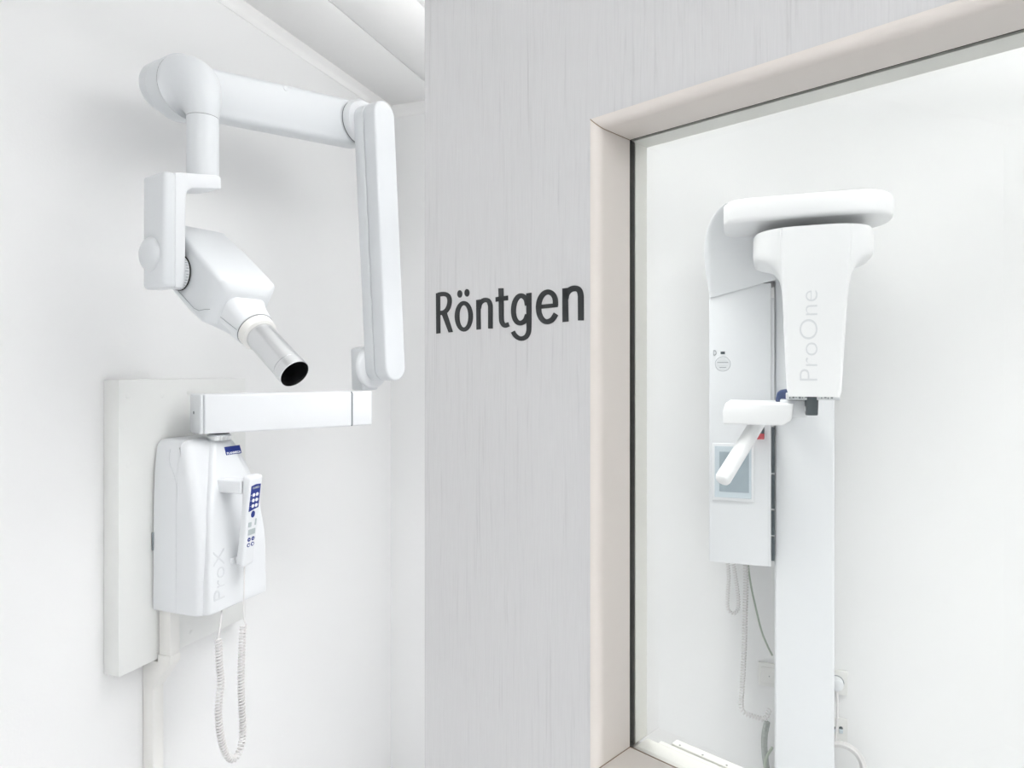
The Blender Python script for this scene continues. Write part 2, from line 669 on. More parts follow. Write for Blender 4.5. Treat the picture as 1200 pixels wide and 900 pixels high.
# lining on the room side of the glass
bp = [(0.0008, -0.0622), (0.0008, -0.0838), (-0.009, -0.0838), (-0.009, -0.0622)]
lining(bp, [sides[0]], 'rear_bead', 'bead', door)
lining([(0.0008, -0.0572), (0.0008, -0.0838), (-0.009, -0.0838), (-0.009, -0.0572)], [sides[1], sides[2]], 'rear_bead', 'bead', door)
obj('rear_bead', box(GS + 0.001, GS1 - 0.001, GZ0 - 0.012, GZ0 - 0.002, -0.0838, -0.0572, 0.0006, 1, MD), 'bead', door)
obj('rear_bead', box(GS + 0.014, GS1 - 0.014, GZ0 - 0.018, GZ0 - 0.0025, -0.0905, -0.084, 0.0006, 1, MD), 'bead', door)
rb = obj('rear_bead', box(GS + 0.026, GS1 - 0.026, GZ0 - 0.03, GZ0 - 0.0008, -0.1015, -0.0907, 0.0006, 1, MD), 'bead', door)
for i in range(9):
    sx = GS + 0.0345 + 0.026 * i
    if sx < GS1 - 0.03:
        mm = MD @ Matrix.Translation((sx, GZ0 - 0.0009, -0.0935)) @ Matrix.Rotation(-PI / 2, 4, 'X')
        obj('screw_head', lathe([(0.0011, 0), (0.0011, 0.0003), (0.0006, 0.0005)], 10, mm), 'seam', rb)

# the word on the door: each letter drawn as vinyl strokes on the leaf
def ribbon(pts, wd, sub=6, smooth=True):
    """quads along a centre line; wd is one width or (start, end)"""
    P = [Vector((p[0], p[1], 0)) for p in pts]
    if smooth and len(P) > 2:
        P = smooth_path(P, sub)
    w0, w1 = wd if isinstance(wd, tuple) else (wd, wd)
    L, Rr = [], []
    for i, p in enumerate(P):
        t_ = (P[min(i + 1, len(P) - 1)] - P[max(i - 1, 0)]).normalized()
        h = (w0 + (w1 - w0) * i / (len(P) - 1)) / 2
        n_ = Vector((-t_.y, t_.x, 0))
        L.append(p + n_ * h)
        Rr.append(p - n_ * h)
    return [(L[i], L[i + 1], Rr[i + 1], Rr[i]) for i in range(len(P) - 1)]


def oval(cx, cy, rx, ry, wx=0, wy=0, n=40):
    """filled ellipse, or a ring of stroke wx, wy"""
    o_ = [Vector((cx + rx * math.cos(2 * PI * i / n), cy + ry * math.sin(2 * PI * i / n), 0)) for i in range(n)]
    if not wx:
        return [tuple(o_)]
    q_ = [Vector((cx + (rx - wx) * math.cos(2 * PI * i / n), cy + (ry - wy) * math.sin(2 * PI * i / n), 0)) for i in range(n)]
    return [(o_[i], o_[(i + 1) % n], q_[(i + 1) % n], q_[i]) for i in range(n)]


def quad(*p):
    return [tuple(Vector((a_, b_, 0)) for a_, b_ in p)]


WORD = [
    quad((113, 238), (139, 235), (141, 494), (115, 497)) + ribbon([(126, 248), (155, 243), (178, 246), (194, 260), (200, 288), (194, 322), (180, 347), (160, 361), (130, 365)], 28) + quad((148, 368), (178, 352), (221, 486), (194, 489)),
    oval(291, 385.5, 58, 98, 29, 27) + oval(265, 242.5, 15.5, 24) + oval(311, 235.5, 15.5, 24.5),
    quad((370, 281), (397, 277.5), (399, 468), (372, 471)) + ribbon([(386, 335), (393, 307), (409, 288), (430, 281), (449, 288), (459, 312), (461, 345), (461, 464)], 29),
    ribbon([(528, 206), (530, 300), (531, 395), (536, 426), (553, 444), (579, 436)], (32, 28)) + quad((494, 263), (573, 253), (573, 283), (494, 293)),
    ribbon([(697, 315), (687, 274), (662, 254), (637, 262), (616, 296), (608.5, 345), (614, 392), (632, 422), (657, 428), (682, 412), (698, 376)], 31) + quad((690, 239), (723, 234), (723, 455), (692, 458)) + ribbon([(707.5, 445), (706, 478), (696, 507), (678, 523), (655, 528), (632, 519), (615, 502), (604, 483)], (31, 27)),
    quad((780, 311), (888, 301), (892, 326), (780, 338)) + ribbon([(877, 318), (874, 272), (857, 242), (829, 230), (799, 243), (776, 280), (768, 328), (776, 378), (798, 411), (826, 420), (856, 406), (880, 370)], 33),
    quad((921, 207), (956, 203), (960, 419), (922, 423)) + ribbon([(940, 275), (949, 240), (970, 216), (998, 207), (1025, 215), (1037, 243), (1039, 285), (1039.5, 412)], 37),
]
for polys in WORD:
    b = bmesh.new()
    for pg_ in polys:
        top, bot = [], []
        for v in pg_:
            px, py = 490 + v.x / 5.4545, 300 + v.y / 5.4545
            s_, z_ = ond(px, py, 0.0007)
            top.append(b.verts.new(MD @ Vector((s_, z_, 0.0007))))
            bot.append(b.verts.new(MD @ Vector((s_, z_, 0.0001))))
        n_ = len(top)
        b.faces.new(top)
        b.faces.new(bot[::-1])
        for i in range(n_):
            j_ = (i + 1) % n_
            b.faces.new((bot[i], bot[j_], top[j_], top[i]))
    bmesh.ops.recalc_face_normals(b, faces=b.faces)
    obj('letter', b, 'letter', door, smooth=None)

# stub wall that carries the hinge side of the door
hx, hy = (E0 + S * LW).x, (E0 + S * LW).y
struct('wall_front', box(hx + 0.075, XR, hy - 0.07, hy + 0.05, 0, ZC), 'wall', 'white partition wall on the hinge side of the door', 'wall')
struct('trim_3', box(hx + 0.012, hx + 0.0745, hy - 0.085, hy + 0.065, 0, 2.2, 0.004, 2), 'frame', 'cream door post on the hinge side', 'trim')

# ------------------------------------------------------------------ mounting board and cable duct on the left wall
BT = 0.044
BY0, BY1, BZ0, BZ1 = 1.055, 1.428, 0.857, 1.484
board = thing('mounting_board', (XL, (BY0 + BY1) / 2, BZ0), 'tall white backing board on the left wall behind the control box', 'board')
obj('panel', box(XL + 0.0005, XL + BT, BY0, BY1, BZ0, BZ1, 0.0015, 2), 'board', board)
MXW = frame((XL, 0, 0), (0, 1, 0), (0, 0, 1), (1, 0, 0))     # local x = along wall, y = up, z = out of the wall
for px, py in ((221, 460), (150, 464), (150, 545), (224, 741), (190, 463)):
    p = onx(px, py, XL + BT)
    obj('screw_cap', lathe([(0.006, 0), (0.006, 0.0006), (0.0045, 0.0011), (0.0, 0.0012)], 18, MXW @ Matrix.Translation((p.y, p.z, BT - 0.0004))), 'board', board)

duct = thing('cable_duct', (XL, 1.17, 0.0), 'narrow white cable duct running down the left wall below the board', 'cable duct')
DY0, DY1 = 1.152, 1.180
obj('lower_duct', box(XL + 0.0004, XL + 0.032, DY0, DY1, 0.0, 0.835, 0.0012, 2), 'cream', duct)
obj('upper_duct', box(XL + BT + 0.003, XL + BT + 0.036, DY0 + 0.002, DY1, 0.852, 0.99, 0.0012, 2), 'cream', duct)
# stepped piece that carries the duct round the lower edge of the board
obj('bend', prism([(0.001, 0.79), (0.034, 0.79), (BT + 0.0375, 0.852), (BT + 0.0375, 0.868), (BT + 0.002, 0.868), (BT + 0.002, 0.852), (0.001, 0.852)],
                  DY0 - 0.001, DY1 + 0.001, 0.001, 2, frame((XL, 0, 0), (1, 0, 0), (0, 0, 1), (0, 1, 0))), 'cream', duct)

# ------------------------------------------------------------------ intraoral x-ray unit
unit = thing('dental_xray_unit', (XL + BT, 1.25, 0.98), 'white wall-mounted intraoral x-ray unit with folding arm and silver cone', 'x-ray unit')
CY0, CY1, CZ0, CZ1 = 1.137, 1.345, 0.972, 1.350


def lerp_tab(tab, z):
    for (a, va), (b, vb) in zip(tab, tab[1:]):
        if z <= b:
            t = (z - a) / (b - a)
            return va + (vb - va) * max(0, t)
    return tab[-1][1]


def ztab(z0, z1, f0, f1, n=16):
    """heights with small rounded ends: (z, inset)"""
    out = []
    for i in range(5):
        a = PI / 2 * i / 4
        out.append((z0 + f0 * (1 - math.cos(a)), f0 * (1 - math.sin(a))))
    for i in range(1, n):
        t = i / n
        out.append((z0 + f0 + (z1 - z0 - f0 - f1) * t, 0))
    for i in range(5):
        a = PI / 2 * i / 4
        out.append((z1 - f1 + f1 * math.sin(a), f1 * (1 - math.cos(a))))
    return out


LEFT = [(0.97, 1.1360), (1.20, 1.1375), (1.28, 1.140), (1.33, 1.146), (1.36, 1.153)]
RIGHT = [(0.97, 1.345), (1.20, 1.340), (1.28, 1.322), (1.33, 1.300), (1.36, 1.282)]
FRONT = [(0.97, 0.190), (1.10, 0.189), (1.16, 0.182), (1.25, 0.163), (1.31, 0.145), (1.36, 0.128)]
rings, rings2 = [], []
for z, ins in ztab(CZ0, CZ1, 0.006, 0.016):
    l, r_, f = lerp_tab(LEFT, z) + ins, lerp_tab(RIGHT, z) - ins, lerp_tab(FRONT, z)
    rings.append([(XL + x_, y_, z) for x_, y_ in rrect((0.047 + 0.1165) / 2, (l + r_) / 2, (0.1165 - 0.047) / 2, (r_ - l) / 2, 0.004, 5)])
    f2 = f - ins
    rings2.append([(XL + x_, y_, z) for x_, y_ in rrect_front(0.1172, f2, (l + r_) / 2, (r_ - l) / 2 + 0.0008, 0.022, 8)])
hous = obj('control_box_housing', loft(rings), 'plastic2', unit, smooth=50)
cov = obj('control_box_cover', loft(rings2), 'plastic2', unit, smooth=50)
sp_ = [(0.976, 0.1168), (1.10, 0.1168), (1.22, 0.1165), (1.255, 0.113), (1.28, 0.104), (1.296, 0.093), (1.312, 0.089), (1.330, 0.089)]
obj('seam', tube(smooth_path([Vector((XL + p_, lerp_tab(LEFT, z_) - 0.0003, z_)) for z_, p_ in sp_], 5), 0.0006, 6), 'emboss', hous)
# raised shield on the cover
SL = [(0.97, 1.143), (1.05, 1.144), (1.12, 1.149), (1.18, 1.159), (1.24, 1.175), (1.30, 1.196), (1.36, 1.222)]
SR = [(0.97, 1.325), (1.15, 1.321), (1.22, 1.308), (1.28, 1.288), (1.36, 1.262)]
rings = []
for z, ins in ztab(CZ0 + 0.004, CZ1 - 0.003, 0.004, 0.012, 22):
    l, r_, f = lerp_tab(SL, z) + ins * 0.3, lerp_tab(SR, z) - ins * 0.3, lerp_tab(FRONT, z) + 0.013 - ins
    rings.append([(XL + x_, y_, z) for x_, y_ in rrect(f - 0.02, (l + r_) / 2, 0.02, (r_ - l) / 2, 0.009, 6)])
shield = obj('front_shield', loft(rings), 'plastic2', unit, smooth=50)


def front_at(px, py, extra=0.013):
    """point on the slanting front of the control box"""
    p = onx(px, py, XL + 0.18)
    for _ in range(6):
        p = onx(px, py, XL + lerp_tab(FRONT, p.z) + extra)
    return p


# blue maker's badge with white lettering
c0, c1, c2 = front_at(265, 533), front_at(282.5, 528.5), front_at(265, 522.5)
bx0, by0 = c0.y, c0.z - 0.001
bw, bh = c1.y - c0.y, c2.z - c0.z
slope = math.atan2(lerp_tab(FRONT, by0) - lerp_tab(FRONT, by0 + 0.03), 0.03)
yv = Vector((-math.sin(slope), 0, math.cos(slope)))
MB_ = frame((XL + lerp_tab(FRONT, by0) + 0.0132, bx0, by0), (0, 1, 0), yv, (math.cos(slope), 0, math.sin(slope)))
badge = obj('badge', box(0, bw, 0, bh, -0.006, 0.0008, 0.0004, 1, MB_), 'blue', unit, smooth=None)
obj('badge_lettering', word_bm('PLANMECA', MB_ @ Matrix.Translation((0, 0, 0.0008)), bw * 0.05, bw * 0.95, bh * 0.05, bh * 0.33, 0.03, 0.0003), 'white_print', badge, smooth=None)
# model name reading upwards, pale grey
q0, q1 = front_at(250.5, 705), front_at(263, 642)
zt0, zt1 = q0.z, q1.z
sl2 = math.atan2(lerp_tab(FRONT, zt0) - lerp_tab(FRONT, zt1), zt1 - zt0)
up2 = Vector((-math.sin(sl2), 0, math.cos(sl2)))
o2 = Vector((XL + lerp_tab(FRONT, zt0) + 0.0134, q0.y, zt0))
wdt = front_at(263, 672).y - front_at(250.5, 672).y
MT = frame(o2 + Vector((0, wdt, 0)), up2, (0, -1, 0), (math.cos(sl2), 0, math.sin(sl2)))
obj('model_lettering', word_bm('ProX', MT, 0, zt1 - zt0, 0, wdt, -0.012, 0.0012), 'emboss', shield, smooth=None)
# side slot on the housing
p = onx(180.5, 630, XL + 0.05)
obj('side_slot', box(XL + 0.0455, XL + 0.0505, 1.1352, 1.1385, 1.105, 1.145, 0.0005, 1), 'print', hous)

# swivel collar and extension arm
PV = at(256.5, 512, 1.575)
PV.z = 1.347
MP = Matrix.Translation((PV.x, PV.y, 0))
col_ = obj('swivel_collar', lathe([(0.027, CZ1 - 0.006), (0.027, CZ1 + 0.003), (0.0265, CZ1 + 0.005), (0.024, CZ1 + 0.0078), (0.023, CZ1 + 0.0078), (0.023, CZ1 + 0.003)], 40, MP), 'chrome', unit)
obj('collar_gap', lathe([(0.022, CZ1 - 0.004), (0.022, CZ1 + 0.0118)], 40, MP), 'black', col_)
EL = at(421, 430, 1.80)
ad = Vector((EL.x - PV.x, EL.y - PV.y, 0))
AL = ad.length
ad.normalize()
an = Vector((ad.y, -ad.x, 0))          # sideways, towards the camera
AZ0, AZ1 = 1.3615, 1.450
AH = 0.040
MA = frame((PV.x, PV.y, 0), ad, an, UP)
arm = obj('extension_arm', box(-0.0425, AL - 0.040, -AH, AH, AZ0, AZ1, 0.005, 3, MA), 'plastic2', unit)
cap = obj('arm_end_cap', box(-0.052, -0.0432, -AH - 0.0006, AH + 0.0006, AZ0 - 0.0006, AZ1 + 0.0006, 0.005, 3, MA), 'plastic', unit)
obj('cap_screw', lathe([(0.0035, 0), (0.0035, 0.001), (0.002, 0.0012)], 14, MA @ Matrix.Translation((-0.0519, -0.008, 1.408)) @ Matrix.Rotation(-PI / 2, 4, 'Y')), 'print', cap)
obj('arm_joint_line', box(AL - 0.0402, AL - 0.0392, -AH + 0.001, AH - 0.0006, AZ0 + 0.0006, AZ1 - 0.0006, mx=MA), 'print', arm)
obj('arm_elbow', box(AL - 0.0394, AL + 0.018, -AH, AH, AZ0, AZ1, 0.005, 3, MA), 'plastic2', unit)

# folding arm: everything turns about axes along NA in the vertical plane of UA
UA = (RT * 0.558 + FW * 0.83).normalized()
NA = (RT * 0.83 - FW * 0.558).normalized()
J1 = at(423, 143, 1.84)
J2 = J1 - UA * 0.511 - UP * 0.095
JB = J1 + UA * 0.041 - UP * 0.66       # lower pivot on the bracket


def MF(j):
    return frame(j, UA, UP, NA)        # local x along arm plane, y up, z along the pivot axis


mb = MF(JB)
brk = bmesh.new()
# upright bracket on the elbow of the extension arm
prism([(-0.030, -0.064), (0.030, -0.064), (0.034, -0.02), (0.034, 0.040), (0.0, 0.058), (-0.034, 0.050)], -0.050, -0.006, 0.006, 3, mb, brk)
obj('arm_bracket', brk, 'plastic', unit)
j = obj('pivot_disc', lathe([(0.054, -0.0055), (0.0575, -0.003), (0.0575, 0.006), (0.052, 0.012)], 56, mb), 'plastic2', unit, smooth=50)
la = bmesh.new()
prism(capsule(0, 0, -0.041, 0.66, 0.0375, 0.0375), 0.0105, 0.0445, 0.004, 3, mb, la, 20)
obj('lower_arm', la, 'plastic', unit)
la = bmesh.new()
prism(capsule(0, 0, -0.041, 0.66, 0.0370, 0.0370), 0.0450, 0.0900, 0.006, 4, mb, la, 20)
obj('lower_arm_cover', la, 'plastic', unit)
mj = MF(J1)
j = obj('pivot_disc', lathe([(0.054, 0.0125), (0.0575, 0.006), (0.0575, -0.0075), (0.054, -0.0095)], 56, mj), 'plastic2', unit, smooth=50)
obj('pivot_gap', lathe([(0.0572, -0.0096), (0.0572, -0.0106)], 56, mj), 'seam', j)
# upper arm
ua = bmesh.new()
prism(capsule(0, 0, -0.511, -0.073, 0.060, 0.052), -0.066, -0.0108, 0.012, 5, mj, ua, 20)
upper = obj('upper_arm', ua, 'plastic', unit)
for px, py in ((321, 99), (384, 146)):
    pass
obj('arm_plug', lathe([(0.006, -0.0109), (0.006, -0.0098), (0.004, -0.0094)], 18, mj @ Matrix.Translation((-0.235, 0.012, 0))), 'plastic', upper)
m2 = MF(J2)
j = obj('pivot_disc', lathe([(0.056, -0.0105), (0.0635, -0.008), (0.0635, 0.0345), (0.0625, 0.0355)], 56, m2 @ Matrix.Translation((0, 0.006, 0))), 'plastic', unit, smooth=50)
obj('pivot_gap', lathe([(0.0650, 0.0356), (0.0650, 0.0373)], 56, m2 @ Matrix.Translation((0, 0.001, 0))), 'seam', j)
obj('pivot_seam', lathe([(0.0600, -0.0100), (0.0638, -0.0090), (0.0638, -0.0080)], 56, m2 @ Matrix.Translation((0, 0.006, 0))), 'emboss', j)
# swivel elbow: a horn that bends from the pivot axis down into the neck tube
rings = [[(0.0655 * math.cos(t_), 0.0655 * math.sin(t_), 0.0374) for t_ in [2 * PI * i / 48 for i in range(48)]]]
QT = 0.088
for i in range(0, 17):
    t = i / 16
    ph = t * PI / 2
    rad = 0.0665 + (0.0300 - 0.0665) * (t ** 0.75)
    hgt = 0.0655 + (0.0300 - 0.0655) * (t ** 1.0)
    cz = 0.0405 + (QT - 0.0405) * math.sin(ph)
    cy = -0.070 * (1 - math.cos(ph)) + 0.0
    # section plane turns from facing NA to facing down
    ex = Vector((1, 0, 0))
    ey = Vector((0, math.cos(ph), math.sin(ph)))
    rings.append([Vector((0, cy, cz)) + ex * rad * math.cos(a) + ey * hgt * math.sin(a) for a in [2 * PI * k_ / 48 for k_ in range(48)]])
obj('swivel_elbow', loft(rings, m2), 'plastic', unit, smooth=60)
MTB = m2 @ Matrix.Translation((0, 0, QT)) @ Matrix.Rotation(PI / 2, 4, 'X')     # local z points down
nt_ = obj('neck_tube', lathe([(0.0300, 0.0712), (0.0300, 0.198)], 48, MTB), 'plastic', unit, smooth=50)
obj('neck_gap', lathe([(0.0297, 0.0695), (0.0297, 0.0715)], 48, MTB), 'seam', nt_)
# yoke: a cranked bracket, top bar and hanging slab
LY = [(-0.0775, -0.204), (-0.068, -0.2015), (0.008, -0.1885), (0.016, -0.190), (0.018, -0.194), (0.018, -0.2135), (-0.044, -0.2255), (-0.053, -0.2335), (-0.0565, -0.245), (-0.0580, -0.405), (-0.063, -0.420), (-0.0775, -0.420)]
obj('yoke', prism(LY, QT - 0.036, QT + 0.036, 0.0045, 3, m2, ang=25), 'plastic2', unit, smooth=40)
yc = obj('yoke_cover', box(-0.099, -0.0735, -0.421, -0.204, QT - 0.041, QT + 0.0365, 0.009, 5, m2), 'plastic', unit, smooth=40)
HP = (0.0, -0.372, QT)                                     # head pivot in the frame of m2
MH0 = m2 @ Matrix.Translation(HP)
MHX = MH0 @ Matrix.Rotation(PI / 2, 4, 'Y')                # local z along UA
obj('side_knob', lathe([(0.033, -0.0985), (0.0325, -0.1005), (0.0285, -0.106), (0.021, -0.1105), (0.010, -0.1135), (0.0, -0.114)], 40, MHX @ Matrix.Translation((0.011, 0.016, 0))), 'plastic', unit, smooth=60)
MHX = MHX @ Matrix.Translation((0, -0.014, 0))
dial = obj('angle_dial', lathe([(0.0335, -0.0600), (0.0335, -0.0478)], 48, MHX), 'plastic2', unit)
for i in range(36):
    a = 2 * PI * i / 36
    ln = 0.0045 if i % 3 else 0.007
    obj('tick_mark', box(0.0333, 0.0338, -0.0004, 0.0004, -0.0495 - ln, -0.0495, mx=MHX @ Matrix.Rotation(a, 4, 'Z')), 'print', dial, smooth=None)
obj('dial_ring', lathe([(0.0345, -0.0478), (0.0345, -0.0455)], 48, MHX), 'gasket', unit)

# tube head
BETA = math.radians(36)
AX = Vector((0, -math.sin(BETA), math.cos(BETA)))          # along the beam, in m2's axes (x=U, y=up, z=N)
VX = Vector((0, math.cos(BETA), math.sin(BETA)))
MH = MH0 @ frame((0, 0, 0), (1, 0, 0), VX, AX)             # local x = U, y = V (upward), z = beam
head = bmesh.new()
# (z, x0, x1, y0, y1, r)
HS = [(-0.105, -0.030, 0.066, -0.030, 0.030, 0.012), (-0.100, -0.038, 0.074, -0.040, 0.041, 0.014), (-0.085, -0.044, 0.080, -0.052, 0.047, 0.012),
      (0.0, -0.045, 0.081, -0.056, 0.0495, 0.010), (0.095, -0.0445, 0.0805, -0.056, 0.0485, 0.010), (0.118, -0.044, 0.080, -0.053, 0.0475, 0.009),
      (0.1245, -0.041, 0.077, -0.050, 0.0445, 0.009), (0.138, -0.026, 0.064, -0.048, 0.028, 0.012)]
rings = [[(p_[0], p_[1], z) for p_ in rrect((x0 + x1) / 2, (y0 + y1) / 2, (x1 - x0) / 2, (y1 - y0) / 2, r_, 5)] for z, x0, x1, y0, y1, r_ in HS]
hb = obj('tube_head', loft(rings, MH), 'plastic', unit, smooth=45)
CXU, CV = 0.0185, -0.018
SH = [(0.112, 0.047, 0.041, 0.012), (0.135, 0.043, 0.038, 0.018), (0.160, 0.0385, 0.0355, 0.026), (0.182, 0.0370, 0.0365, 0.033), (0.190, 0.0365, 0.0365, 0.0355)]
rings = [[(p_[0], p_[1], z) for p_ in rrect(CXU, CV, hx_, hy_, r_, 8)] for z, hx_, hy_, r_ in SH]
obj('cone_shroud', loft(rings, MH), 'plastic2', unit, smooth=50)
# belly of the head with its parting line
rings = [[(p_[0], p_[1], z) for p_ in rrect(CXU - 0.002, yc_, hx_, hy_, 0.010, 5)] for z, hx_, hy_, yc_ in
         ((-0.07, 0.054, 0.012, -0.047), (-0.05, 0.057, 0.016, -0.046), (0.06, 0.057, 0.018, -0.045), (0.10, 0.052, 0.018, -0.044), (0.15, 0.038, 0.012, -0.038), (0.178, 0.030, 0.008, -0.036))]
obj('head_belly', loft(rings, MH), 'plastic', unit, smooth=50)
nrm = (MH.to_3x3() @ Vector((1, 0, 0))).normalized()
pl0 = MH @ Vector((-0.0462, 0, 0))


def on_side(px, py):
    r = ray(px, py)
    return CAMP + r * ((pl0 - CAMP).dot(nrm) / r.dot(nrm))


obj('parting_line', tube([on_side(*q_) for q_ in ((209, 341), (219, 352), (227, 361), (233, 364), (240, 362.5), (246, 362.5))], 0.00045, 6), 'print', hb)
ln_ = []
for i_, (q_, off) in enumerate((((248, 364.5), 0.0445), ((256, 369.5), 0.0430), ((266, 377.5), 0.0400), ((277.5, 386.5), 0.0375))):
    pl0 = MH @ Vector((CXU - off, 0, 0))
    ln_.append(on_side(*q_))
obj('parting_line', tube(ln_, 0.00045, 6), 'print', hb)
MC = MH @ Matrix.Translation((CXU, CV, 0))
obj('cone_gap', lathe([(0.0356, 0.1902), (0.0356, 0.1920)], 48, MC), 'seam', unit)
obj('cone_collar', lathe([(0.0352, 0.1921), (0.0340, 0.2080), (0.0290, 0.2105)], 48, MC), 'cream', unit, smooth=30)
cone = obj('collimator_cone', lathe([(0.0280, 0.2095), (0.0280, 0.3090), (0.0270, 0.3095), (0.0270, 0.3103), (0.0284, 0.3108), (0.0284, 0.3180), (0.0287, 0.3185), (0.0287, 0.3330), (0.0275, 0.3332), (0.0272, 0.3310), (0.0272, 0.240)], 56, MC), 'alu', unit, smooth=30)
obj('cone_bore', lathe([(0.0270, 0.3300), (0.0270, 0.238), (0.0, 0.238)], 56, MC, cap=False), 'black', cone)

# ------------------------------------------------------------------ handset with coiled cord
HXP = 0.252
ht, hb_ = onx(301, 558, XL + HXP + 0.012), onx(291, 662, XL + HXP - 0.018)
hdir = (ht - hb_).normalized()
hl = (ht - hb_).length
hy_ax = (Vector((0, 1, 0)) - hdir * hdir.y).normalized()
hn = hy_ax.cross(hdir).normalized()
if hn.x < 0:
    hn = -hn
MHD = frame(hb_, hy_ax, hdir, hn)           # local x across, y up along handset, z out of the key face
hand = thing('exposure_handset', (XL + 0.2, hb_.y, hb_.z), 'white exposure handset with blue keypad hanging on the control box', 'handset')
HWT, HWB = 0.0215, 0.0185
rings = []
for y_, ins in ztab(0.0, hl, 0.006, 0.006, 12):
    t_ = y_ / hl
    hw = HWB + (HWT - HWB) * t_
    tk = 0.017 + 0.004 * abs(2 * t_ - 1) ** 2
    rings.append([(p_[0], y_, p_[1]) for p_ in rrect(0, -tk / 2 + 0.0, hw - ins, tk / 2 - ins * 0.4, 0.005, 5)])
obj('body', loft(rings, MHD), 'plastic2', hand, smooth=50)
# grip ends behind the body
obj('hook_end', box(-0.014, 0.013, 0.004, 0.016, -0.028, -0.014, 0.004, 3, MHD), 'plastic2', hand)
ZF = 0.0002


def flat(pts, th=0.0007, z=ZF):
    return prism(pts, z - 0.002, z + th, mx=MHD)


ky0, ky1 = hl * 0.632, hl * 0.905
kp = obj('keypad', flat([(-0.0155, ky0 - 0.003), (0.0, ky0), (0.0135, ky0 + 0.002), (0.0145, ky1), (0.0, ky1 + 0.0015), (-0.014, ky1 - 0.001)]), 'blue', hand, smooth=None)
obj('keypad_lettering', word_bm('PLANMECA', MHD @ Matrix.Translation((0, 0, 0.0009)), -0.0105, 0.011, ky1 - 0.0085, ky1 - 0.0035, 0.01, 0.0003), 'lcd', kp, smooth=None)
for r_i in range(3):
    for c_i in range(2):
        cx_, cy_ = -0.0052 + 0.0104 * c_i, ky0 + 0.0085 + 0.0125 * r_i
        obj('key', lathe([(0.0041, 0.0007), (0.0041, 0.0016), (0.0030, 0.0019)], 18, MHD @ Matrix.Translation((cx_, cy_, 0))), 'white_print', kp)
        obj('key_mark', box(-0.0014, 0.0014, -0.0007, 0.0007, 0.0007, 0.0009, mx=MHD @ Matrix.Translation((cx_ + (-0.0078 if c_i == 0 else 0.0072), cy_ + 0.0005, 0))), 'white_print', kp, smooth=None)


def disc(name, cx_, cy_, rx, ry, m, par=hand, z=0.0007):
    return obj(name, lathe([(1, -0.002), (1, z)], 24, MHD @ Matrix.Translation((cx_, cy_, 0)) @ Matrix.Diagonal((rx, ry, 1, 1))), m, par)


disc('oval_key', -0.001, hl * 0.577, 0.0058, 0.0078, 'blue')
for cx_, cy_, hw_, hh in ((-0.008, hl * 0.465, 0.0045, 0.0055), (0.010, hl * 0.480, 0.002, 0.0075), (0.0, hl * 0.378, 0.0105, 0.0065)):
    obj('display', flat(rrect(cx_, cy_, hw_, hh, 0.001, 2)), 'lcd', hand, smooth=None)
for r_i in range(2):
    for c_i in range(2):
        bt = disc('round_key', -0.0058 + 0.0122 * c_i, hl * (0.295 - 0.062 * r_i), 0.0046, 0.0046, 'blue')
        if r_i == 1:
            disc('key_symbol', -0.0058 + 0.0122 * c_i, hl * (0.295 - 0.062 * r_i), 0.0026, 0.0026, 'white_print', bt, 0.0011)
        else:
            obj('key_symbol', box(-0.0022, 0.0022, -0.0005, 0.0005, 0.0006, 0.0011, mx=MHD @ Matrix.Translation((-0.0058 + 0.0122 * c_i, hl * 0.295, 0))), 'white_print', bt, smooth=None)
# cord: straight lead, coil down and up, lead into the box
CPX = XL + 0.215
pts = [onx(286.5, 664, XL + HXP - 0.022), onx(286, 690, CPX + 0.01), onx(285.5, 722, CPX), onx(288.5, 733, CPX)]
lead = tube(smooth_path(pts, 6), 0.0016, 8)
obj('cord_lead', lead, 'cord', hand)
obj('cord_ferrule', tube([onx(286.5, 665, XL + HXP - 0.024), onx(286.4, 673, XL + HXP - 0.026)], 0.0022, 10), 'emboss', hand)
cp = [(285, 733), (283.5, 760), (282.5, 800), (284.5, 850), (283, 872), (277, 887), (270, 889), (263, 879), (258, 858), (256, 835), (257, 818), (259, 800), (257, 775), (256, 748)]
path = smooth_path([onx(a_, b_, CPX) for a_, b_ in cp], 10)
obj('coiled_cord', tube(coil_path(path, 0.0060, 0.0068, 12), 0.0022, 6), 'cord', hand, smooth=60)
pts = [onx(256, 748, CPX), onx(257.5, 738, CPX), onx(259.5, 722, CPX - 0.02), onx(261, 700, CPX - 0.06)]
obj('cord_lead', tube(smooth_path(pts, 6), 0.0016, 8), 'cord', hand)
# holder on the control box
h0 = front_at(266, 565)
hz = [onx(268, 564, XL + 0.21), onx(288, 578, XL + 0.235)]
obj('handset_holder', box(XL + 0.165, XL + 0.240, hz[0].y + 0.004, hz[1].y + 0.016, hz[1].z + 0.001, hz[0].z + 0.001, 0.004, 3), 'plastic2', unit)
lo_ = onx(284, 660, XL + 0.225)
obj('handset_holder', box(XL + 0.19, XL + 0.206, lo_.y - 0.012, lo_.y + 0.016, lo_.z - 0.004, lo_.z + 0.012, 0.004, 3), 'plastic2', unit)

